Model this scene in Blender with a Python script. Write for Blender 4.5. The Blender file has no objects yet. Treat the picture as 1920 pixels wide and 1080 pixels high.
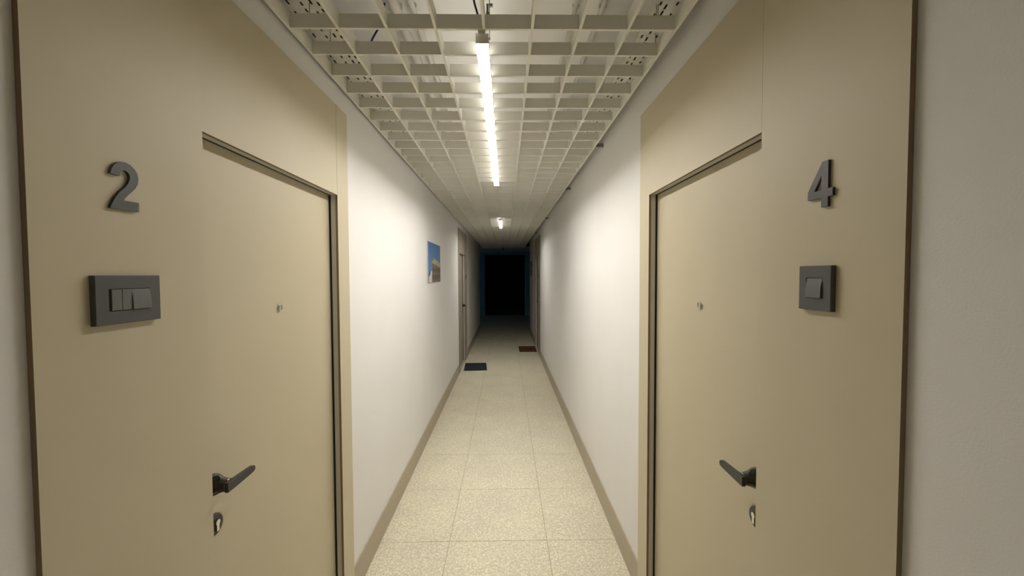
import bpy, bmesh, math, random
from mathutils import Vector, Matrix
random.seed(7)
C = bpy.context.scene.collection
S = bpy.context.scene

# ------------------------------------------------------------------ camera, world, exposure
EYE = 1.64
cam = bpy.data.cameras.new('camera'); cam.sensor_width = 36.0; cam.lens = 36.0 * 755.862 / 1920.0
cam.clip_start = 0.02; cam.clip_end = 100
camo = bpy.data.objects.new('camera', cam); C.objects.link(camo)
r_ = Vector((0.999869, -0.015683, -0.003943)); u_ = Vector((0.004464, 0.033302, 0.999435)); f_ = Vector((0.015543, 0.999322, -0.033367))
camo.matrix_world = Matrix(((r_.x, u_.x, -f_.x, 0), (r_.y, u_.y, -f_.y, 0), (r_.z, u_.z, -f_.z, EYE), (0, 0, 0, 1)))
S.camera = camo
w = bpy.data.worlds.new('world'); S.world = w; w.use_nodes = True
w.node_tree.nodes['Background'].inputs[0].default_value = (0.05, 0.30, 0.55, 1)
w.node_tree.nodes['Background'].inputs[1].default_value = 0.30
S.view_settings.view_transform = 'Standard'
try: S.view_settings.look = 'None'
except Exception: pass
S.view_settings.gamma = 1.0; S.view_settings.use_curve_mapping = False
S.view_settings.exposure = 0.0
LAMP = 127.0
LAMP_COL = (1.0, 0.962, 0.915, 1)

# ------------------------------------------------------------------ materials
def mat(name, col, rough=0.6, metal=0.0, noise=0.0, nscale=20.0, bump=0.0, bscale=200.0, coat=0.0, spec=0.5):
    m = bpy.data.materials.new(name); m.use_nodes = True
    nt = m.node_tree; b = nt.nodes['Principled BSDF']
    b.inputs['Base Color'].default_value = (*col, 1); b.inputs['Roughness'].default_value = rough
    b.inputs['Metallic'].default_value = metal
    b.inputs['Specular IOR Level'].default_value = spec
    if coat: b.inputs['Coat Weight'].default_value = coat
    tc = nt.nodes.new('ShaderNodeTexCoord')
    if noise:
        n = nt.nodes.new('ShaderNodeTexNoise'); n.inputs['Scale'].default_value = nscale; n.inputs['Detail'].default_value = 4
        r = nt.nodes.new('ShaderNodeValToRGB')
        r.color_ramp.elements[0].position = 0.3; r.color_ramp.elements[1].position = 0.7
        r.color_ramp.elements[0].color = (*[c * (1 - noise) for c in col], 1)
        r.color_ramp.elements[1].color = (*[min(1, c * (1 + noise)) for c in col], 1)
        nt.links.new(tc.outputs['Object'], n.inputs['Vector']); nt.links.new(n.outputs['Fac'], r.inputs['Fac'])
        nt.links.new(r.outputs['Color'], b.inputs['Base Color'])
    if bump:
        n = nt.nodes.new('ShaderNodeTexNoise'); n.inputs['Scale'].default_value = bscale; n.inputs['Detail'].default_value = 2
        bp = nt.nodes.new('ShaderNodeBump'); bp.inputs['Strength'].default_value = bump; bp.inputs['Distance'].default_value = 0.001
        nt.links.new(tc.outputs['Object'], n.inputs['Vector']); nt.links.new(n.outputs['Fac'], bp.inputs['Height'])
        nt.links.new(bp.outputs['Normal'], b.inputs['Normal'])
    return m

M = {}
M['wall'] = mat('white wall paint', (0.78, 0.765, 0.735), 0.75, noise=0.012, nscale=3, bump=0.25, bscale=260, spec=0.3)
M['slab'] = mat('white painted slab', (0.86, 0.84, 0.80), 0.85, noise=0.02, nscale=5, spec=0.2)
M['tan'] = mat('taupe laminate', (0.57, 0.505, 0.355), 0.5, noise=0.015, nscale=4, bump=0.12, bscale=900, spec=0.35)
M['tan_shaded'] = mat('shaded taupe laminate', (0.34, 0.305, 0.235), 0.5, spec=0.35)  # same taupe as the near doors, distant dimness darkened into the colour
M['far_wall'] = mat('blue grey far wall', (0.20, 0.40, 0.50), 0.8)  # bluer and darker than the white corridor walls
M['passage'] = mat('shaded passage wall', (0.03, 0.03, 0.03), 0.9)  # near-black colour stands in for the lack of light in the passage
M['core'] = mat('brown board core', (0.26, 0.19, 0.12), 0.8, spec=0.2)
M['frame'] = mat('grey painted door frame', (0.58, 0.56, 0.49), 0.4, spec=0.5)
M['dark'] = mat('dark rubber seal', (0.03, 0.026, 0.02), 0.8, spec=0.2)
M['skirt'] = mat('beige grey stone skirting', (0.43, 0.375, 0.275), 0.55, noise=0.06, nscale=160)
M['grout'] = mat('floor grout', (0.30, 0.265, 0.19), 0.9)
M['grid'] = mat('white powder coated grid', (0.84, 0.82, 0.74), 0.5, spec=0.4)
M['tray'] = mat('white painted steel tray', (0.80, 0.77, 0.70), 0.5, noise=0.03, nscale=30)
M['anthracite'] = mat('anthracite plastic', (0.062, 0.065, 0.062), 0.42, noise=0.04, nscale=60)
M['anthracite2'] = mat('anthracite rocker plastic', (0.105, 0.112, 0.10), 0.35)
M['pocket'] = mat('shaded socket recess', (0.004, 0.004, 0.004), 0.7)  # black here is the shade of the recessed gap, put into the colour
M['digit'] = mat('dark grey metal digit', (0.058, 0.060, 0.057), 0.45, noise=0.05, nscale=150)
M['blackmetal'] = mat('black chrome handle', (0.004, 0.0035, 0.0035), 0.08, metal=0.0, coat=1.0)
M['lever'] = mat('black satin lever', (0.030, 0.028, 0.025), 0.35)
M['chrome'] = mat('nickel', (0.72, 0.69, 0.62), 0.22, metal=1.0)
M['steel'] = mat('galvanised steel', (0.32, 0.30, 0.27), 0.45, metal=0.7)
M['alu'] = mat('aluminium lamp housing', (0.78, 0.75, 0.69), 0.45, metal=0.0)
M['conduit'] = mat('pale plastic conduit', (0.80, 0.77, 0.71), 0.5)
M['black'] = mat('black cable sheath', (0.012, 0.010, 0.014), 0.4)
M['blue'] = mat('dark blue cable sheath', (0.018, 0.022, 0.09), 0.4)
M['mat_blue'] = mat('dark slate doormat pile', (0.012, 0.016, 0.023), 0.95, noise=0.3, nscale=140, bump=0.8, bscale=500)
M['mat_blue_edge'] = mat('black rubber mat rim', (0.006, 0.006, 0.006), 0.8)
M['mat_rust'] = mat('rust brown coir', (0.15, 0.05, 0.010), 0.95, noise=0.35, nscale=180, bump=0.8, bscale=400)
M['mat_rust_edge'] = mat('dark brown coir rim', (0.035, 0.016, 0.006), 0.95)
M['paperwhite'] = mat('canvas edge', (0.45, 0.38, 0.34), 0.8)
M['p_stone'] = mat('printed old facade', (0.19, 0.155, 0.12), 0.6, noise=0.35, nscale=30)
M['p_dark'] = mat('printed dark window', (0.055, 0.042, 0.035), 0.6)
M['p_ochre'] = mat('printed ochre parapet', (0.50, 0.42, 0.25), 0.6, noise=0.3, nscale=14)
M['p_white'] = mat('printed white wall', (0.66, 0.64, 0.60), 0.6, noise=0.1, nscale=20)
M['p_cord'] = mat('printed dark cord', (0.015, 0.035, 0.09), 0.6)
M['p_tree'] = mat('printed dark foliage', (0.07, 0.09, 0.12), 0.6)
M['threshold'] = mat('pale metal threshold', (0.55, 0.52, 0.46), 0.4, metal=0.3)

def sky_print():
    m = mat('printed blue sky', (0.06, 0.2, 0.5), 0.6); nt = m.node_tree; b = nt.nodes['Principled BSDF']
    tc = nt.nodes.new('ShaderNodeTexCoord'); sp = nt.nodes.new('ShaderNodeSeparateXYZ'); r = nt.nodes.new('ShaderNodeValToRGB')
    r.color_ramp.elements[0].color = (0.13, 0.27, 0.50, 1); r.color_ramp.elements[1].color = (0.035, 0.145, 0.37, 1)
    nt.links.new(tc.outputs['Generated'], sp.inputs[0]); nt.links.new(sp.outputs['Z'], r.inputs['Fac'])
    nt.links.new(r.outputs['Color'], b.inputs['Base Color']); return m
M['p_sky'] = sky_print()

def tile_mat():
    m = bpy.data.materials.new('hammered beige tile'); m.use_nodes = True
    nt = m.node_tree; b = nt.nodes['Principled BSDF']; L = nt.links.new
    geo = nt.nodes.new('ShaderNodeNewGeometry')
    n = nt.nodes.new('ShaderNodeTexNoise'); n.inputs['Scale'].default_value = 85; n.inputs['Detail'].default_value = 2; n.inputs['Distortion'].default_value = 0.9
    big = nt.nodes.new('ShaderNodeTexNoise'); big.inputs['Scale'].default_value = 3.0; big.inputs['Detail'].default_value = 3
    r = nt.nodes.new('ShaderNodeValToRGB')
    e = r.color_ramp.elements; e[0].position = 0.42; e[1].position = 0.66
    e[0].color = (0.60, 0.55, 0.405, 1); e[1].color = (0.86, 0.81, 0.635, 1)
    r2 = nt.nodes.new('ShaderNodeValToRGB'); e = r2.color_ramp.elements; e[0].position = 0.3; e[1].position = 0.7
    e[0].color = (0.90, 0.90, 0.90, 1); e[1].color = (1, 1, 0.98, 1)
    mx = nt.nodes.new('ShaderNodeMix'); mx.data_type = 'RGBA'; mx.blend_type = 'MULTIPLY'; mx.inputs['Factor'].default_value = 1
    L(geo.outputs['Position'], n.inputs['Vector']); L(geo.outputs['Position'], big.inputs['Vector'])
    L(n.outputs['Fac'], r.inputs['Fac']); L(big.outputs['Fac'], r2.inputs['Fac'])
    L(r.outputs['Color'], mx.inputs['A']); L(r2.outputs['Color'], mx.inputs['B']); L(mx.outputs['Result'], b.inputs['Base Color'])
    b.inputs['Roughness'].default_value = 0.5; b.inputs['Specular IOR Level'].default_value = 0.45
    bp = nt.nodes.new('ShaderNodeBump'); bp.inputs['Strength'].default_value = 0.35; bp.inputs['Distance'].default_value = 0.0015
    L(n.outputs['Fac'], bp.inputs['Height']); L(bp.outputs['Normal'], b.inputs['Normal'])
    return m
M['tile'] = tile_mat()

def emis(name, col, s):
    m = bpy.data.materials.new(name); m.use_nodes = True; b = m.node_tree.nodes['Principled BSDF']
    b.inputs['Base Color'].default_value = (0.8, 0.8, 0.8, 1)
    b.inputs['Emission Color'].default_value = col; b.inputs['Emission Strength'].default_value = s; return m
M['lit'] = emis('lit opal diffuser', LAMP_COL, LAMP)
M['added_uplight'] = emis('faint strip added to brighten slab', LAMP_COL, LAMP * 0.09)
M['unlit'] = mat('unlit opal diffuser', (0.35, 0.35, 0.33), 0.5)
g = bpy.data.materials.new('window glass'); g.use_nodes = True
b = g.node_tree.nodes['Principled BSDF']; b.inputs['Transmission Weight'].default_value = 1; b.inputs['Roughness'].default_value = 0.0; b.inputs['IOR'].default_value = 1.1
M['glass'] = g

# ------------------------------------------------------------------ mesh helpers
def box(bm, x0, x1, y0, y1, z0, z1, bev=0.0):
    x0, x1 = min(x0, x1), max(x0, x1); y0, y1 = min(y0, y1), max(y0, y1); z0, z1 = min(z0, z1), max(z0, z1)
    v = [bm.verts.new(p) for p in ((x0,y0,z0),(x1,y0,z0),(x1,y1,z0),(x0,y1,z0),(x0,y0,z1),(x1,y0,z1),(x1,y1,z1),(x0,y1,z1))]
    fs = [bm.faces.new([v[i] for i in q]) for q in ((0,3,2,1),(4,5,6,7),(0,1,5,4),(1,2,6,5),(2,3,7,6),(3,0,4,7))]
    if bev:
        es = list({e for f in fs for e in f.edges})
        bmesh.ops.bevel(bm, geom=es, offset=bev, segments=2, affect='EDGES', profile=0.6)
    return fs
def tube(bm, pts, r, n=10):
    pts = [Vector(p) for p in pts]; rings = []
    for i, p in enumerate(pts):
        d = (pts[min(i+1, len(pts)-1)] - pts[max(i-1, 0)]).normalized()
        a = d.orthogonal().normalized() if not rings else None
        if rings:
            a = (pa - d * pa.dot(d)).normalized()
        pa = a; bb = d.cross(a)
        rr = r[i] if isinstance(r, (list, tuple)) else r
        rings.append([bm.verts.new(p + (a * math.cos(t) + bb * math.sin(t)) * rr) for t in [2*math.pi*k/n for k in range(n)]])
    for A, B in zip(rings, rings[1:]):
        for k in range(n): bm.faces.new((A[k], A[(k+1)%n], B[(k+1)%n], B[k]))
    bm.faces.new(rings[0][::-1]); bm.faces.new(rings[-1])
def prism(bm, poly, x0, x1):              # polygon in (y,z) extruded along x
    a = [bm.verts.new((x0, y, z)) for y, z in poly]; b = [bm.verts.new((x1, y, z)) for y, z in poly]
    n = len(poly)
    bm.faces.new(a[::-1]); bm.faces.new(b)
    for i in range(n): bm.faces.new((a[i], a[(i+1)%n], b[(i+1)%n], b[i]))
def obj(name, bm, m, parent=None, smooth=False, mats=None):
    bmesh.ops.recalc_face_normals(bm, faces=bm.faces[:])
    off = Vector((0, 0, 0)); p = parent
    while p is not None: off += Vector(p.location); p = p.parent
    if parent is None:                   # origin of a single-mesh thing at its base centre
        xs = [v.co for v in bm.verts]
        off = Vector(((min(v.x for v in xs)+max(v.x for v in xs))/2, (min(v.y for v in xs)+max(v.y for v in xs))/2, min(v.z for v in xs)))
    me = bpy.data.meshes.new(name)
    c0 = off.copy()
    if parent is not None:
        xs = [v.co for v in bm.verts]
        c0 = sum(xs, Vector()) / len(xs)
    for v in bm.verts: v.co -= c0
    bm.to_mesh(me); bm.free()
    if smooth:
        for f in me.polygons: f.use_smooth = True
    for mm in (mats or [m]): me.materials.append(mm)
    o = bpy.data.objects.new(name, me); C.objects.link(o)
    if parent is not None: o.parent = parent; o.location = c0 - off
    else: o.location = c0
    return o
def tag(o, label=None, cat=None, group=None, kind=None):
    if label: o['label'] = label
    if cat: o['category'] = cat
    if group: o['group'] = group
    if kind: o['kind'] = kind
    return o
def empty(name, loc): 
    o = bpy.data.objects.new(name, None); C.objects.link(o); o.location = loc; o.empty_display_size = 0.1; return o
def B(*boxes, bev=0.0):
    bm = bmesh.new()
    for q in boxes: box(bm, *q, bev=bev)
    return bm

# ------------------------------------------------------------------ dimensions
WL, WR = 0.7717, 0.6685            # faces of the door cladding, left and right of the eye
T = 0.010                          # the cladding board stands this far proud of the wall
XL, XR = -(WL + T), WR + T         # wall faces
ZG = EYE + 0.875                   # underside of the open cell grid
ZS = EYE + 1.25                    # slab
ZP = EYE + 0.7792                  # top of the cladding
ZD = EYE + 0.3679                  # top of the door opening
D0, D1, DW = 0.3864, 1.2115, 1.3382  # door opening and full width, measured from the switch end of the cladding
Y_BACK, YE_L, YE_R, Y_FAR = -0.95, 12.2, 11.4, 16.2
near = lambda d: 0.6658 + d
farL = lambda d: 8.004 - d
farR = lambda d: 7.89 + d
def span(f, a, b): a, b = f(a), f(b); return (min(a, b), max(a, b))

# ------------------------------------------------------------------ setting
def wall_with_doors(x0, x1, doors, y_end):
    bm = bmesh.new(); y = Y_BACK
    for a, b_ in doors:
        box(bm, x0, x1, y, a, 0, ZS); box(bm, x0, x1, a, b_, ZD + 0.03, ZS); y = b_
    box(bm, x0, x1, y, y_end, 0, ZS); return bm
def hole(f): a, b_ = span(f, D0, D1); return (a - 0.03, b_ + 0.03)
tag(obj('wall_left', wall_with_doors(XL - 0.14, XL, [hole(near), hole(farL)], YE_L), M['wall']), 'long white painted wall on the left, beside the door numbered 2', 'wall', kind='structure')
tag(obj('wall_right', wall_with_doors(XR, XR + 0.14, [hole(near), hole(farR)], YE_R), M['wall']), 'long white painted wall on the right, beside the door numbered 4', 'wall', kind='structure')
tag(obj('wall_rear', B((XL - 0.14, XR + 0.14, Y_BACK - 0.12, Y_BACK, 0, ZS)), M['wall']), 'white wall closing the corridor behind the viewer', 'wall', kind='structure')
# dark lobby past the end of the corridor
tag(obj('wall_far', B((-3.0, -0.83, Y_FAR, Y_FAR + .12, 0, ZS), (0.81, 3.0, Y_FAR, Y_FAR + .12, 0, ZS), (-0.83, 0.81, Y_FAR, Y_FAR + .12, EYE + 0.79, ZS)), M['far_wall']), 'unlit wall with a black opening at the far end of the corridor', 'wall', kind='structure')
tag(obj('wall_lobby_front_left', B((-3.0, XL - 0.14, YE_L - .12, YE_L, 0, ZS)), M['wall']), 'lobby wall returning left from the corridor end', 'wall', kind='structure')
tag(obj('wall_lobby_front_right', B((XR + 0.14, 3.0, YE_R - .12, YE_R, 0, ZS)), M['wall']), 'lobby wall returning right from the corridor end', 'wall', kind='structure')
wy0, wy1, wz0, wz1 = 13.0, 15.4, 0.9, 2.3  # unseen window, added to bring blue light onto the far wall
tag(obj('wall_lobby_left', B((-3.12, -3.0, YE_L - .12, wy0, 0, ZS), (-3.12, -3.0, wy1, Y_FAR + .12, 0, ZS), (-3.12, -3.0, wy0, wy1, 0, wz0), (-3.12, -3.0, wy0, wy1, wz1, ZS)), M['wall']), 'side wall of the unlit lobby, with the added window', 'wall', kind='structure')
tag(obj('wall_lobby_right', B((3.0, 3.12, YE_R - .12, Y_FAR + .12, 0, ZS)), M['wall']), 'side wall of the unlit lobby, opposite the added window', 'wall', kind='structure')
wn = tag(empty('added_window_1', (-3.06, (wy0+wy1)/2, wz0)), 'unseen window added to let faint blue night light into the unlit lobby', 'window', kind='structure')
obj('window_frame', B((-3.09, -3.03, wy0, wy0+.05, wz0, wz1), (-3.09, -3.03, wy1-.05, wy1, wz0, wz1), (-3.09, -3.03, wy0+.05, wy1-.05, wz0, wz0+.05), (-3.09, -3.03, wy0+.05, wy1-.05, wz1-.05, wz1), (-3.09, -3.03, 14.18, 14.22, wz0+.05, wz1-.05)), M['frame'], wn)
for a, b_ in ((wy0+.05, 14.18), (14.22, wy1-.05)): obj('pane', B((-3.064, -3.056, a, b_, wz0+.05, wz1-.05)), M['glass'], wn)
# room behind the black opening
tag(obj('wall_back_room', B((-0.95, -0.83, Y_FAR+.12, 20, 0, ZS), (0.81, 0.93, Y_FAR+.12, 20, 0, ZS), (-0.95, 0.93, 20, 20.12, 0, ZS)), M['passage']), 'unlit passage walls behind the far opening, darkened in colour', 'wall', kind='structure')
tag(obj('trim_1', B((0.772, 0.8095, Y_FAR - .02, Y_FAR + .08, 0, EYE + 0.70)), M['frame']), 'pale upright jamb at the right edge of the black far opening', 'door jamb', kind='structure')
tag(obj('ceiling', B((-3.12, 3.12, Y_BACK - .12, 20.12, ZS, ZS + .12)), M['slab']), 'pale concrete slab above the open cell grid', 'ceiling', kind='structure')
tag(obj('ceiling_far', B((-2.99, 2.99, 13.5, Y_FAR - 0.001, EYE + 0.90, EYE + 0.94)), M['slab']), 'plain lowered ceiling of the unlit lobby', 'ceiling', kind='structure')

fl = tag(obj('floor', B((-3.12, 3.12, Y_BACK - .12, 20.12, -0.10, -0.003)), M['grout']), 'corridor floor of large beige hammered tiles', 'floor', kind='structure')
cols = [(-WL - T + 0.0005, -0.3524), (-0.3524, 0.2476), (0.2476, WR + T - 0.0005)]
GJ = 0.0013; tmesh = {}
def tile(x0, x1, y0, y1):
    key = (round(x1 - x0, 4), round(y1 - y0, 4))
    if key not in tmesh:
        hx, hy = (x1 - x0)/2 - GJ, (y1 - y0)/2 - GJ
        bm = bmesh.new(); fs = box(bm, -hx, hx, -hy, hy, -0.010, 0)
        top = [e for e in fs[1].edges]
        bmesh.ops.bevel(bm, geom=top, offset=0.0008, segments=1, affect='EDGES')
        me = bpy.data.meshes.new('tile'); bm.to_mesh(me); bm.free(); me.materials.append(M['tile']); tmesh[key] = me
    o = bpy.data.objects.new('tile', tmesh[key]); C.objects.link(o); o.parent = fl
    o.location = Vector(((x0+x1)/2, (y0+y1)/2, random.uniform(0, 0.0003))) - fl.location
k = -7
while 2.4326 + 0.6 * k < Y_FAR - 0.1:
    ya, yb = 2.4326 + 0.6*k, 2.4326 + 0.6*(k+1)
    ya = max(ya, Y_BACK); yb = min(yb, Y_FAR)
    for a, b_ in cols: tile(a, b_, ya, yb)
    k += 1
bm = bmesh.new()
for i in range(-5, 5):                # lobby tiles to both sides, too dark to tell apart
    a = -0.3524 + 0.6*i; b_ = a + 0.6
    a = max(a, -3.0); b_ = min(b_, 3.0)
    if a > -0.79 and b_ < 0.68: continue
    for kk in range(15, 23):
        ya, yb = 2.4326 + .6*kk, 2.4326 + .6*(kk+1)
        aa, bb = a, b_
        if aa < XL < bb: bb = XL
        if aa < XR < bb: aa = XR
        if ya < (YE_L if aa < 0 else YE_R): ya = (YE_L if aa < 0 else YE_R)
        if yb - ya > 0.02 and bb - aa > 0.02: box(bm, aa+GJ, bb-GJ, ya+GJ, min(yb, Y_FAR)-GJ, -0.010, 0)
tag(obj('lobby_tiles', bm, M['tile'], fl), kind='stuff')

SK = 0.155
def skirt(name, x0, x1, segs, label):
    bm = bmesh.new()
    for a, b_ in segs: box(bm, x0, x1, a, b_, 0.0005, SK, bev=0.0015)
    tag(obj(name, bm, M['skirt']), label, 'baseboard', kind='structure')
fa, fb = span(farL, 0, DW); ga, gb = span(farR, 0, DW); na, nb = span(near, 0, DW)
skirt('baseboard_left', XL + 0.0002, XL + 0.008, [(Y_BACK, na-.001), (nb+.001, fa-.001), (fb+.001, YE_L)], 'beige grey skirting along the foot of the left wall')
skirt('baseboard_right', XR - 0.0002, XR - 0.008, [(Y_BACK, na-.001), (nb+.001, ga-.001), (gb+.001, YE_R)], 'beige grey skirting along the foot of the right wall')

# ------------------------------------------------------------------ door units
def lathe_x(bm, X, y, z, prof, n=32):   # prof: (s, radius) along the wall normal
    rings = []
    for s, r in prof: rings.append([bm.verts.new((X(s), y + r*math.cos(2*math.pi*i/n), z + r*math.sin(2*math.pi*i/n))) for i in range(n)])
    for A, Bq in zip(rings, rings[1:]):
        for i in range(n): bm.faces.new((A[i], A[(i+1)%n], Bq[(i+1)%n], Bq[i]))
    bm.faces.new(rings[0]); bm.faces.new(rings[-1])

def door_unit(n, side, W, f, label):
    tan = M['tan'] if n <= 2 else M['tan_shaded']
    X = lambda s: side * (W + s)
    sg = 1 if f(1) > f(0) else -1       # direction from the switch end to the hinge end
    root = tag(empty('door_%d' % n, (X(0.0), f((D0+D1)/2), 0)), label, 'door', kind='structure')
    def bx(s0, s1, d0, d1, z0, z1): return (X(s0), X(s1), *span(f, d0, d1), z0, z1)
    g0_, g1_ = (0.0, 0.0008) if side < 0 else (0.0008, 0.0)   # only one open joint shows on each side
    def panel(name, d0, d1, z0, z1, lab):
        bm = bmesh.new(); fs = box(bm, *bx(0, T - 0.0003, d0, d1, z0, z1))
        for q in bm.faces:
            c = q.calc_center_median()
            q.material_index = 0 if abs(c.x - X(0)) < 1e-5 else 1
        tag(obj(name, bm, None, root, mats=[tan, M['core']]), lab)
    panel('cladding_panel', 0, D0, 0.001, ZP, 'wide taupe panel on the handle side')
    panel('cladding_panel', D0 + g0_, D1 - g1_, ZD, ZP, 'taupe panel above the door')
    panel('cladding_panel', D1 + g1_, DW, 0.001, ZP, 'narrow taupe panel on the hinge side')
    # frame: front lip then rebate
    fr = bmesh.new()
    for (s0, s1, ins) in ((T + 0.0002, 0.030, 0.0), (0.030, 0.075, 0.006)):
        box(fr, *bx(s0, s1, D0 - 0.029, D0 - ins + (0.0 if ins else 0.001), 0.001, ZD + ins - 0.001))
        box(fr, *bx(s0, s1, D1 + ins - (0.0 if ins else 0.001), D1 + 0.029, 0.001, ZD + ins - 0.001))
        box(fr, *bx(s0, s1, D0 - 0.029, D1 + 0.029, ZD + ins - 0.001, ZD + 0.029))
    obj('door_frame', fr, M['frame'], root)
    sl = bmesh.new()
    box(sl, *bx(0.031, 0.0395, D1 - 0.0005, D1 + 0.0055, 0.012, ZD)); box(sl, *bx(0.031, 0.0395, D0 - 0.0055, D0 + 0.0005, 0.012, ZD)); box(sl, *bx(0.031, 0.0395, D0, D1, ZD - 0.0005, ZD + 0.0050))
    obj('seal', sl, M['dark'], root)
    obj('threshold', B(bx(0.004, 0.078, D0 + 0.002, D1 - 0.002, 0.0008, 0.006)), M['threshold'], root)
    leaf = obj('door_leaf', B(bx(0.040, 0.088, D0 - 0.005, D1 + 0.005, 0.009, ZD + 0.005)), tan, root)
    # handle on a flared rose, pivot near the switch side of the leaf
    p = D0 + 0.048; zc = EYE - 0.5735
    h = bmesh.new()
    lathe_x(h, X, f(p), zc, [(0.0405, 0.0280), (0.0392, 0.0291), (0.0365, 0.0298), (0.033, 0.0300), (0.029, 0.0295), (0.025, 0.0283), (0.021, 0.0264), (0.017, 0.0242), (0.012, 0.0217), (0.006, 0.0196), (0.000, 0.0182), (-0.006, 0.0172), (-0.0125, 0.0165)])
    ho = obj('handle', h, M['blackmetal'], leaf, smooth=True)
    tag(ho, 'glossy black flared handle rose')
    lv = bmesh.new(); secs = []
    for t, hh in ((-0.0180, 0.0125), (-0.0172, 0.0138), (-0.010, 0.0140), (0.01, 0.0136), (0.04, 0.0124), (0.08, 0.0108), (0.092, 0.0098), (0.098, 0.0072), (0.100, 0.004)):
        ring = []
        for s, k2 in ((-0.020, 0.82), (-0.019, 1.0), (-0.0105, 1.0), (-0.0095, 0.82)):
            ring.append((s, hh * k2))
        pts = [(s, z) for s, z in ring] + [(s, -z) for s, z in ring[::-1]]
        secs.append([lv.verts.new((X(s), f(p + t), zc + z)) for s, z in pts])
    for A, Bq in zip(secs, secs[1:]):
        m_ = len(A)
        for i in range(m_): lv.faces.new((A[i], A[(i+1)%m_], Bq[(i+1)%m_], Bq[i]))
    lv.faces.new(secs[0]); lv.faces.new(secs[-1])
    tag(obj('handle_lever', lv, M['lever'], leaf), 'flat satin black lever')
    es = bmesh.new(); lathe_x(es, X, f(p + 0.004), EYE - 0.688, [(0.0405, 0.0300), (0.035, 0.0300), (0.032, 0.0280)])
    eo = obj('lock_rose', es, M['lever'], leaf); tag(eo, 'round black rose around the keyhole')
    cy = bmesh.new(); lathe_x(cy, X, f(p + 0.006), EYE - 0.682, [(0.033, 0.0082), (0.0265, 0.0082), (0.0262, 0.0070)], 20)
    box(cy, *[X(0.033), X(0.027), f(p + 0.006) - 0.0047, f(p + 0.006) + 0.0047, EYE - 0.706, EYE - 0.686])
    tag(obj('lock_cylinder', cy, M['chrome'], leaf), 'nickel profile cylinder with keyhole')
    ph = bmesh.new(); yp = f(D0 + 0.402)
    lathe_x(ph, X, yp, EYE - 0.113, [(0.0405, 0.0135), (0.0350, 0.0135), (0.0325, 0.0115), (0.0325, 0.0075), (0.0350, 0.0065), (0.0355, 0.001)], 24)
    tag(obj('peephole', ph, M['chrome'], leaf), 'small nickel peephole')
    return X

XLf = door_unit(1, -1, WL, near, 'taupe entrance door in taupe cladding, marked with number 2')
XRf = door_unit(2, 1, WR, near, 'taupe entrance door in taupe cladding, marked with number 4')
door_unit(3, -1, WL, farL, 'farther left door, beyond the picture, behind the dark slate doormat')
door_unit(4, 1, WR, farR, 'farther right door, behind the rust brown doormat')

# ------------------------------------------------------------------ open cell ceiling grid
PX = (0.7574 + 0.61) / 8; SG = 0.1699; G0 = 1.4649; BT = 0.010; BH = 0.050; Y_GE = 13.4
gx0 = -0.7574
gridt = tag(empty('ceiling_grid', (-0.0737, 6.7, ZG)), 'white open cell grid ceiling hung below the slab along the corridor', 'ceiling grid')
me_l = None
for i in range(9):
    xc = gx0 - BT/2 + i * (PX + BT/8)
    if me_l is None:
        o = obj('long_bar', B((xc - BT/2, xc + BT/2, -0.1, Y_GE, ZG, ZG + BH)), M['grid'], gridt); me_l = o.data; z0 = o.location.copy()
    else:
        o = bpy.data.objects.new('long_bar', me_l); C.objects.link(o); o.parent = gridt; o.location = z0 + Vector((i * (PX + BT/8), 0, 0))
me_c = None; k = -8; cross = []
while G0 + SG * k < Y_GE:
    yc = G0 + SG * k
    if me_c is None:
        o = obj('cross_bar', B((gx0, 0.61, yc, yc + BT, ZG - 0.0006, ZG + BH - 0.0006)), M['grid'], gridt); me_c = o.data; z0 = o.location.copy(); k0 = k
    else:
        o = bpy.data.objects.new('cross_bar', me_c); C.objects.link(o); o.parent = gridt; o.location = z0 + Vector((0, SG * (k - k0), 0))
    k += 1
ZT = EYE + 0.965
def hanger(x, y, z1):
    bm = bmesh.new(); tube(bm, [(x, y, ZG + BH - 0.012), (x, y, z1)], 0.0016, 8)
    tube(bm, [(x - 0.006, y, ZG + BH - 0.001), (x + 0.006, y, ZG + BH - 0.001)], 0.002, 8)
    obj('hanger_wire', bm, M['steel'], gridt)
for k in (0, 1, 8, 16, 24, 32, 40):
    hanger(-0.690, G0 + SG*k + BT/2, ZT - 0.001); hanger(0.545 if k == 0 else 0.605, G0 + SG*k + BT/2, ZT - 0.001)
hanger(0.551, G0 + BT/2, ZT - 0.001)
for yb in (2.80, 4.20, 6.4, 8.6):        # angle brackets between grid edge and wall
    bm = B((0.6205, XR, yb, yb + 0.0025, ZG + 0.002, ZG + 0.026), (XR - 0.0025, XR, yb, yb + 0.03, ZG + 0.002, ZG + 0.026))
    tag(obj('wall_bracket', bm, M['steel'], gridt), 'grey steel angle bracket against the wall')

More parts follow.
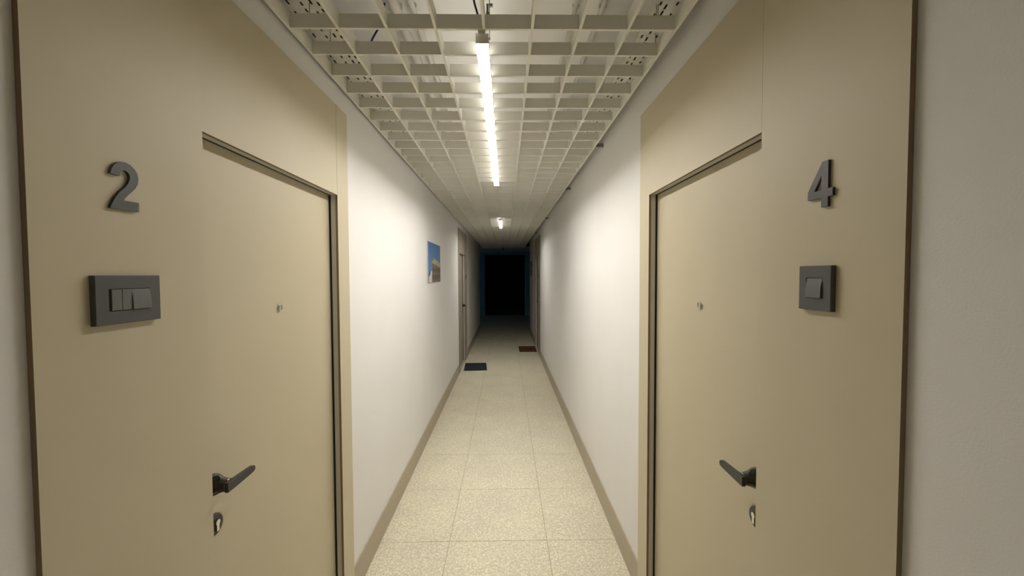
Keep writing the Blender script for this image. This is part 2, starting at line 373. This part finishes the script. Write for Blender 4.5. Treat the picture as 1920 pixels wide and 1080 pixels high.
# ------------------------------------------------------------------ cable trays, conduits, cables above the grid
def tray(x0, x1, flip, label):
    t = tag(empty('cable_tray', ((x0+x1)/2, 6.2, ZT)), label, 'cable tray', 'perforated cable trays above the grid')
    W_ = x1 - x0; cs = [0.012, 0.058, 0.094, 0.118]
    if flip: cs = [W_ - c for c in cs][::-1]
    xs = [0.0]
    for c in cs: xs += [c - 0.0040, c + 0.0040]
    xs.append(W_)
    y = 0.2; ys = [y]; 
    bm = bmesh.new(); pitch = 0.050
    for j in range(int((12.2 - 0.2) / pitch)):
        for i in range(len(xs) - 1):
            slot = (i % 2 == 1)
            a = x0 + xs[i]; b_ = x0 + xs[i+1]
            if not slot:
                box(bm, a, b_, y, y + pitch, ZT, ZT + 0.0012)
            else:
                col = i // 2; l = 0.028 if (col + (1 if flip else 0)) % 2 == 0 else 0.021; off = 0.004 + 0.014 * ((col + (j % 4 == 2)) % 2)
                box(bm, a, b_, y, y + off, ZT, ZT + 0.0012); box(bm, a, b_, y + off + l, y + pitch, ZT, ZT + 0.0012)
        y += pitch
    obj('perforated_base', bm, M['tray'], t)
    obj('side_flange', B((x0, x0 + 0.0015, 0.2, 12.2, ZT + 0.0014, ZT + 0.075)), M['tray'], t)
    obj('side_flange', B((x1 - 0.0015, x1, 0.2, 12.2, ZT + 0.0014, ZT + 0.075)), M['tray'], t)
    obj('tray_cover', B((x0, x1, 0.2, 12.2, ZT + 0.0752, ZT + 0.0767)), M['tray'], t)
tray(XL + 0.002, -0.650, False, 'white perforated steel cable tray above the left edge of the grid')
tray(0.540, XR - 0.002, True, 'white perforated steel cable tray above the right edge of the grid')
def slot_darkening_cables(x0, x1, where):  # unseen cables added so the tray slots look dark from below
    n = 6; p = (x1 - x0 - 0.006) / n
    for i in range(n):
        r = 0.0085; x = x0 + 0.003 + p * (i + 0.5); bm = bmesh.new()
        tube(bm, [(x, 0.25, ZT + 0.0014 + r), (x, 12.1, ZT + 0.0014 + r)], r, 10)
        tag(obj('cable', bm, M['black'], smooth=True), 'black cables added to darken the slots of the %s perforated tray' % where, 'cable', 'added black cables in the %s tray' % where)
slot_darkening_cables(XL + 0.002, -0.650, 'left')
slot_darkening_cables(0.540, XR - 0.002, 'right')
def conduit(x, r, label, y0=0.2, y1=12.0):
    bm = bmesh.new(); z = ZS - r - 0.004
    tube(bm, [(x, y0, z), (x, y1, z)], r, 16)
    c = obj('conduit', bm, M['conduit'], smooth=True); tag(c, label, 'conduit', 'conduits under the slab')
    for yy in (1.9, 3.4, 4.9, 6.4, 7.9):
        cb = B((x - r - 0.006, x + r + 0.006, yy, yy + 0.012, z - 0.2*r, ZS - 0.0005))
        obj('clip', cb, M['conduit'], c)
conduit(-0.500, 0.024, 'thickest pale conduit under the slab, left of the lamps')
conduit(-0.425, 0.014, 'thin pale conduit just right of the thickest one')
conduit(0.330, 0.010, 'thin pale conduit under the slab nearer the lamps on the right')
conduit(0.455, 0.011, 'thin pale conduit under the slab nearer the right cable tray')
bm = bmesh.new(); tube(bm, [(-0.545, 1.885, ZS - 0.012), (-0.5845, 1.9364, EYE + 1.165), (-0.64, 2.007, EYE + 1.15), (-0.6912, 2.0739, EYE + 1.12), (-0.73, 2.13, EYE + 1.05)], 0.0045, 10)
tag(obj('blue_cable', bm, M['blue'], smooth=True), 'short dark blue cable slanting above the grid on the left', 'cable')

# ------------------------------------------------------------------ linear lamps
def lamp(y0, y1, lit, label, cable=False):
    xc = -0.0815; z0 = EYE + 0.838; hw = 0.0235; z1 = ZG - 0.0015
    t = tag(empty('linear_lamp', (xc, (y0+y1)/2, z0)), label, 'lamp', 'linear lamps under the grid')
    h = bmesh.new()                      # U profile, the opal strip sits between its lips
    prof = [(-hw, z0), (-hw, z1), (hw, z1), (hw, z0), (hw - 0.0012, z0), (hw - 0.0012, z0 + 0.018), (-hw + 0.0012, z0 + 0.018), (-hw + 0.0012, z0)]
    e0 = [h.verts.new((xc + a, y0 + 0.003, b_)) for a, b_ in prof]; e1 = [h.verts.new((xc + a, y1 - 0.003, b_)) for a, b_ in prof]
    h.faces.new(e0); h.faces.new(e1[::-1])
    for i in range(8): h.faces.new((e0[i], e0[(i+1)%8], e1[(i+1)%8], e1[i]))
    obj('housing', h, M['alu'], t)
    obj('diffuser', B((xc - hw + 0.0014, xc + hw - 0.0014, y0 + 0.004, y1 - 0.004, z0 + 0.0120, z0 + 0.0177)), M['lit' if lit else 'unlit'], t)
    if lit: obj('added_upper_strip', B((xc - hw + 0.003, xc + hw - 0.003, y0 + 0.006, y1 - 0.006, z1 + 0.0001, z1 + 0.0006)), M['added_uplight'], t)  # glowing strip added on top to brighten the slab
    for a, b_ in ((y0, y0 + 0.0028), (y1 - 0.0028, y1)): obj('end_cap', B((xc - hw, xc + hw, a, b_, z0, z1), bev=0.0006), M['alu'], t)
    for yy in (y0 + 0.012, y1 - 0.02):
        bm = bmesh.new(); xr = xc + hw + 0.003
        tube(bm, [(xr, yy, z0 + 0.018), (xr, yy, ZS - 0.001)], 0.0016, 8)
        tube(bm, [(xr - 0.010, yy, z0 + 0.024), (xr + 0.003, yy, z0 + 0.024)], 0.003, 8)
        box(bm, xr - 0.012, xr + 0.001, yy - 0.006, yy + 0.006, ZG + BH + 0.003, ZG + BH + 0.028)
        box(bm, xr - 0.011, xr - 0.003, yy - 0.003, yy + 0.003, ZG + BH + 0.028, ZG + BH + 0.06)
        box(bm, xr - 0.002, xr + 0.012, yy - 0.004, yy + 0.004, ZG + BH + 0.050, ZG + BH + 0.060)
        obj('suspension', bm, M['steel'], t)
    bm = B((xc - (0.012 if cable else 0.033), xc + (0.012 if cable else 0.033), y0 - 0.022, y0 - 0.004, ZG - 0.006, ZG - 0.0012))
    tag(obj('mounting_clip', bm, M['chrome'], t), 'bright metal clip')
    if cable:
        xx = xc - 0.008
        bm = bmesh.new(); tube(bm, [(-0.150, y0 - 0.08, ZS - 0.03), (-0.135, y0 - 0.075, EYE + 1.10), (-0.1127, 1.4594, EYE + 0.995), (-0.107, 1.480, EYE + 0.97), (-0.098, 1.497, EYE + 0.945), (-0.094, y0 + 0.012, EYE + 0.90), (-0.092, y0 + 0.02, ZG + 0.001)], 0.0038, 10)
        tag(obj('supply_cable', bm, M['black'], t, smooth=True), 'black supply cable')
lamp(1.491, 3.839, True, 'nearest and longest lit linear lamp under the grid', True)
lamp(6.32, 7.35, True, 'farther lit linear lamp, small in the distance')
lamp(12.55, 14.2, False, 'unlit linear lamp near the dark end of the corridor')

# ------------------------------------------------------------------ numbers and switches
two = [(0.8012,0.1996),(0.8036,0.2082),(0.8088,0.2176),(0.8161,0.2243),(0.8249,0.2281),(0.8337,0.2291),(0.8441,0.2264),(0.8531,0.2203),(0.859,0.2119),(0.861,0.2024),(0.859,0.1905),(0.8531,0.1806),(0.845,0.1719),(0.8356,0.163),(0.8294,0.1563),(0.8275,0.1518),(0.8602,0.1523),(0.8598,0.133),(0.7987,0.1325),(0.8025,0.1419),(0.81,0.1553),(0.8197,0.1681),(0.8303,0.1779),(0.8373,0.187),(0.8414,0.1964),(0.842,0.2035),(0.8389,0.209),(0.833,0.2121),(0.8271,0.2116),(0.8226,0.207),(0.8201,0.1985)]
bm = bmesh.new(); prism(bm, [(y, z + EYE) for y, z in two], -WL + 0.0002, -WL + 0.006)
tag(obj('house_number', bm, M['digit']), 'dark grey raised digit 2 on the left taupe panel', 'number')
outer = [(0.8406,0.233),(0.8245,0.2331),(0.8241,0.1747),(0.8122,0.1744),(0.812,0.158),(0.8241,0.158),(0.8238,0.1378),(0.8411,0.1377),(0.8418,0.158),(0.8791,0.1585),(0.8792,0.1755)]
inner = [(0.8418,0.2045),(0.8608,0.1745),(0.8413,0.1742)]
bm = bmesh.new()
def P2(x): return x
x0, x1 = WR - 0.0002, WR - 0.006
# the 4: outline with a triangular counter, bridged into quads/ngons
A = {}
def V(x, p): 
    key = (x, p)
    if key not in A: A[key] = bm.verts.new((x, p[0], p[1] + EYE))
    return A[key]
o_, i_ = outer, inner
faces = [[o_[0], o_[1], o_[2], i_[2], i_[0]],             # upright upper part
         [o_[2], o_[3], o_[4], o_[5], o_[6], o_[7], o_[8], i_[2]],
         [o_[8], o_[9], o_[10], i_[1], i_[2]],
         [o_[10], o_[0], i_[0], i_[1]]]
for x in (x0, x1):
    for q in faces: bm.faces.new([V(x, p) for p in q])
for loop in (o_, i_):
    for a, b_ in zip(loop, loop[1:] + loop[:1]): bm.faces.new((V(x0, a), V(x0, b_), V(x1, b_), V(x1, a)))
tag(obj('house_number', bm, M['digit']), 'dark grey raised digit 4 on the right taupe panel', 'number')

def switch(side, W, f, d0, d1, zt, zb, kd0, kd1, kz0, kz1, mods, label):
    """wall switch: frame with a rectangular window, modules inside; mods = [(da, db, is_rocker)]"""
    X = lambda s: side * (W - s)
    t = tag(empty('light_switch', (X(0), f((d0+d1)/2), EYE + zb)), label, 'switch')
    bm = bmesh.new(); th = 0.0105
    def q(s0, s1, a, b_, z0, z1): return (X(s0), X(s1), *span(f, a, b_), EYE + z0, EYE + z1)
    # ring
    ring = [(d0, zb), (d1, zb), (d1, zt), (d0, zt)]; win = [(kd0, kz0), (kd1, kz0), (kd1, kz1), (kd0, kz1)]
    def vv(s, p): return bm.verts.new((X(s), f(p[0]), EYE + p[1]))
    oc, of = [vv(0.0002, p) for p in ring], [vv(th - 0.0012, p) for p in ring]
    e = 0.0012; ins = [(d0+e, zb+e), (d1-e, zb+e), (d1-e, zt-e), (d0+e, zt-e)]
    fi = [vv(th, p) for p in ins]; wf = [vv(th, p) for p in win]; wb = [vv(0.0025, p) for p in win]; bb = [vv(0.0002, p) for p in win]
    for A1, B1 in ((oc, of), (of, fi), (fi, wf), (wf, wb), (wb, bb), (bb, oc)):
        for i in range(4): bm.faces.new((A1[i], A1[(i+1)%4], B1[(i+1)%4], B1[i]))
    obj('switch_frame', bm, M['anthracite'], t)
    obj('recess', B(q(0.0004, 0.0022, kd0 + 0.0003, kd1 - 0.0003, kz0 + 0.0003, kz1 - 0.0003)), M['pocket'], t)
    for a, b_, rock in mods:
        m_ = bmesh.new(); zlo, zhi = kz0 + 0.0012, kz1 - 0.0012
        if not rock:
            box(m_, *q(0.0024, th + 0.0018, a, b_, zlo, zhi), bev=0.0007)
            tag(obj('blank_module', m_, M['anthracite2'], t), 'blank grey cover')
        else:
            n = 10; prof = []
            for i in range(n + 1):
                v = i / n; z = zlo + (zhi - zlo) * v
                s = th + 0.0040 - 0.0042 * v + 0.0012 * math.sin(math.pi * v)
                prof.append((s, z))
            rows = [[m_.verts.new((X(s), f(dd), EYE + z)) for s, z in prof] for dd in (a, b_)]
            base = [[m_.verts.new((X(0.0024), f(dd), EYE + z)) for z in (zlo, zhi)] for dd in (a, b_)]
            for i in range(n): m_.faces.new((rows[0][i], rows[0][i+1], rows[1][i+1], rows[1][i]))
            for j in (0, 1): m_.faces.new([base[j][0]] + rows[j] + [base[j][1]])
            m_.faces.new((base[0][0], rows[0][0], rows[1][0], base[1][0])); m_.faces.new((base[0][1], rows[0][-1], rows[1][-1], base[1][1]))
            m_.faces.new((base[0][0], base[0][1], base[1][1], base[1][0]))
            obj('rocker', m_, M['anthracite2'], t)
o0 = 0.6658
switch(-1, WL, near, .7585-o0, .9000-o0, 0.0012, -0.094, .7845-o0, .8740-o0, -0.0685, -0.0250,
       [(.7885-o0, .8093-o0, False), (.8099-o0, .8308-o0, False), (.8316-o0, .8733-o0, True)], 'wide anthracite switch plate with two blank modules under number 2')
switch(1, WR, near, .8055-o0, .8945-o0, 0.0162, -0.0786, .8275-o0, .8735-o0, -0.0528, -0.0095,
       [(.8285-o0, .8700-o0, True)], 'square anthracite single rocker switch under number 4')
switch(-1, WL, farL, .8055-o0, .8945-o0, 0.0162, -0.0786, .8275-o0, .8735-o0, -0.0528, -0.0095,
       [(.8285-o0, .8700-o0, True)], 'tiny dark switch beside the farther left door')
switch(1, WR, farR, .8055-o0, .8945-o0, 0.0162, -0.0786, .8275-o0, .8735-o0, -0.0528, -0.0095,
       [(.8285-o0, .8700-o0, True)], 'tiny dark switch beside the farther right door')

# ------------------------------------------------------------------ pictures
def picture(side, xw, y0, y1, z0, z1, label):
    """canvas print of an old building under blue sky; u grows away from the viewer"""
    t = tag(empty('picture', (xw, (y0+y1)/2, EYE + z0)), label, 'picture')
    th = 0.009; X = lambda s: xw - side * s
    obj('canvas', B((X(0.0005), X(th), y0, y1, EYE+z0, EYE+z1), bev=0.0015), M['paperwhite'], t)
    def pr(name, poly, m, s):
        bm = bmesh.new()
        f1 = [bm.verts.new((X(th + s), y0 + (y1-y0)*u, EYE + z0 + (z1-z0)*v)) for u, v in poly]
        f0 = [bm.verts.new((X(th - 0.001), y0 + (y1-y0)*u, EYE + z0 + (z1-z0)*v)) for u, v in poly]
        bm.faces.new(f1); bm.faces.new(f0[::-1])
        for i in range(len(poly)): bm.faces.new((f1[i], f1[(i+1)%len(poly)], f0[(i+1)%len(poly)], f0[i]))
        obj(name, bm, m, t)
    pr('printed_sky', [(0.004,0.01),(0.996,0.01),(0.996,0.99),(0.004,0.99)], M['p_sky'], 0.0004)
    pr('printed_foliage', [(0.02,0.01),(0.02,0.20),(0.06,0.30),(0.10,0.22),(0.16,0.26),(0.2,0.01)], M['p_tree'], 0.0005)
    pr('printed_white_wall', [(0.03,0.01),(0.04,0.14),(0.14,0.20),(0.22,0.30),(0.30,0.28),(0.30,0.01)], M['p_white'], 0.0006)
    pr('printed_facade', [(0.27,0.01),(0.28,0.61),(0.40,0.62),(0.995,0.50),(0.995,0.01)], M['p_stone'], 0.0007)
    pr('printed_parapet', [(0.29,0.48),(0.40,0.475),(0.995,0.40),(0.995,0.50),(0.70,0.565),(0.42,0.62),(0.40,0.55),(0.29,0.56)], M['p_ochre'], 0.0008)
    for u in (0.34, 0.44, 0.55, 0.66, 0.78, 0.90):
        for v in (0.08, 0.26): pr('printed_window', [(u, v), (u + 0.05, v), (u + 0.05, v + 0.12), (u, v + 0.12)], M['p_dark'], 0.0009)
    pr('printed_cord', [(0.185, 0.72), (0.200, 0.72), (0.200, 0.99), (0.185, 0.99)], M['p_cord'], 0.0008)
picture(-1, XL, 4.04, 4.785, -0.082, 0.340, 'canvas print of an old building under blue sky on the left wall')
picture(1, XR, 10.30, 10.85, -0.05, 0.345, 'small unlit picture on the right wall beyond the farther right door')

# ------------------------------------------------------------------ doormats
def doormat(pts, m, me_, ribs, label):
    cx = sum(p[0] for p in pts)/4; cy = sum(p[1] for p in pts)/4
    t = tag(empty('doormat', (cx, cy, 0)), label, 'doormat')
    def slab(inset, z0, z1, bevel):
        bm = bmesh.new(); q = []
        for x, y in pts:
            q.append((cx + (x-cx)*(1 - inset/abs(x-cx)), cy + (y-cy)*(1 - inset/abs(y-cy))))
        lo = [bm.verts.new((x, y, z0)) for x, y in q]
        hi = [bm.verts.new((cx+(x-cx)*(1-bevel), cy+(y-cy)*(1-bevel), z1)) for x, y in q]
        bm.faces.new(lo[::-1]); bm.faces.new(hi)
        for i in range(4): bm.faces.new((lo[i], lo[(i+1)%4], hi[(i+1)%4], hi[i]))
        return bm
    obj('rim', slab(0, 0.0008, 0.007, 0.01), me_, t)
    obj('pile', slab(0.025, 0.0065, 0.012, 0.012), m, t)
    bm = bmesh.new(); x0 = min(p[0] for p in pts) + 0.045; x1 = max(p[0] for p in pts) - 0.045; y0 = min(p[1] for p in pts) + 0.05; y1 = max(p[1] for p in pts) - 0.05
    for i in range(ribs):
        x = x0 + (x1-x0)*i/(ribs-1); box(bm, x-0.005, x+0.005, y0, y1, 0.0115, 0.0145)
    tag(obj('ribs', bm, me_ if m is M['mat_rust'] else m, t), kind='stuff')
doormat([(-0.724,6.84),(-0.326,6.86),(-0.368,7.44),(-0.752,7.43)], M['mat_blue'], M['mat_blue_edge'], 12, 'dark slate doormat on the floor at the farther left door')
doormat([(0.287,8.49),(0.655,8.48),(0.658,9.13),(0.285,9.13)], M['mat_rust'], M['mat_rust_edge'], 14, 'rust brown coir doormat on the floor at the farther right door')
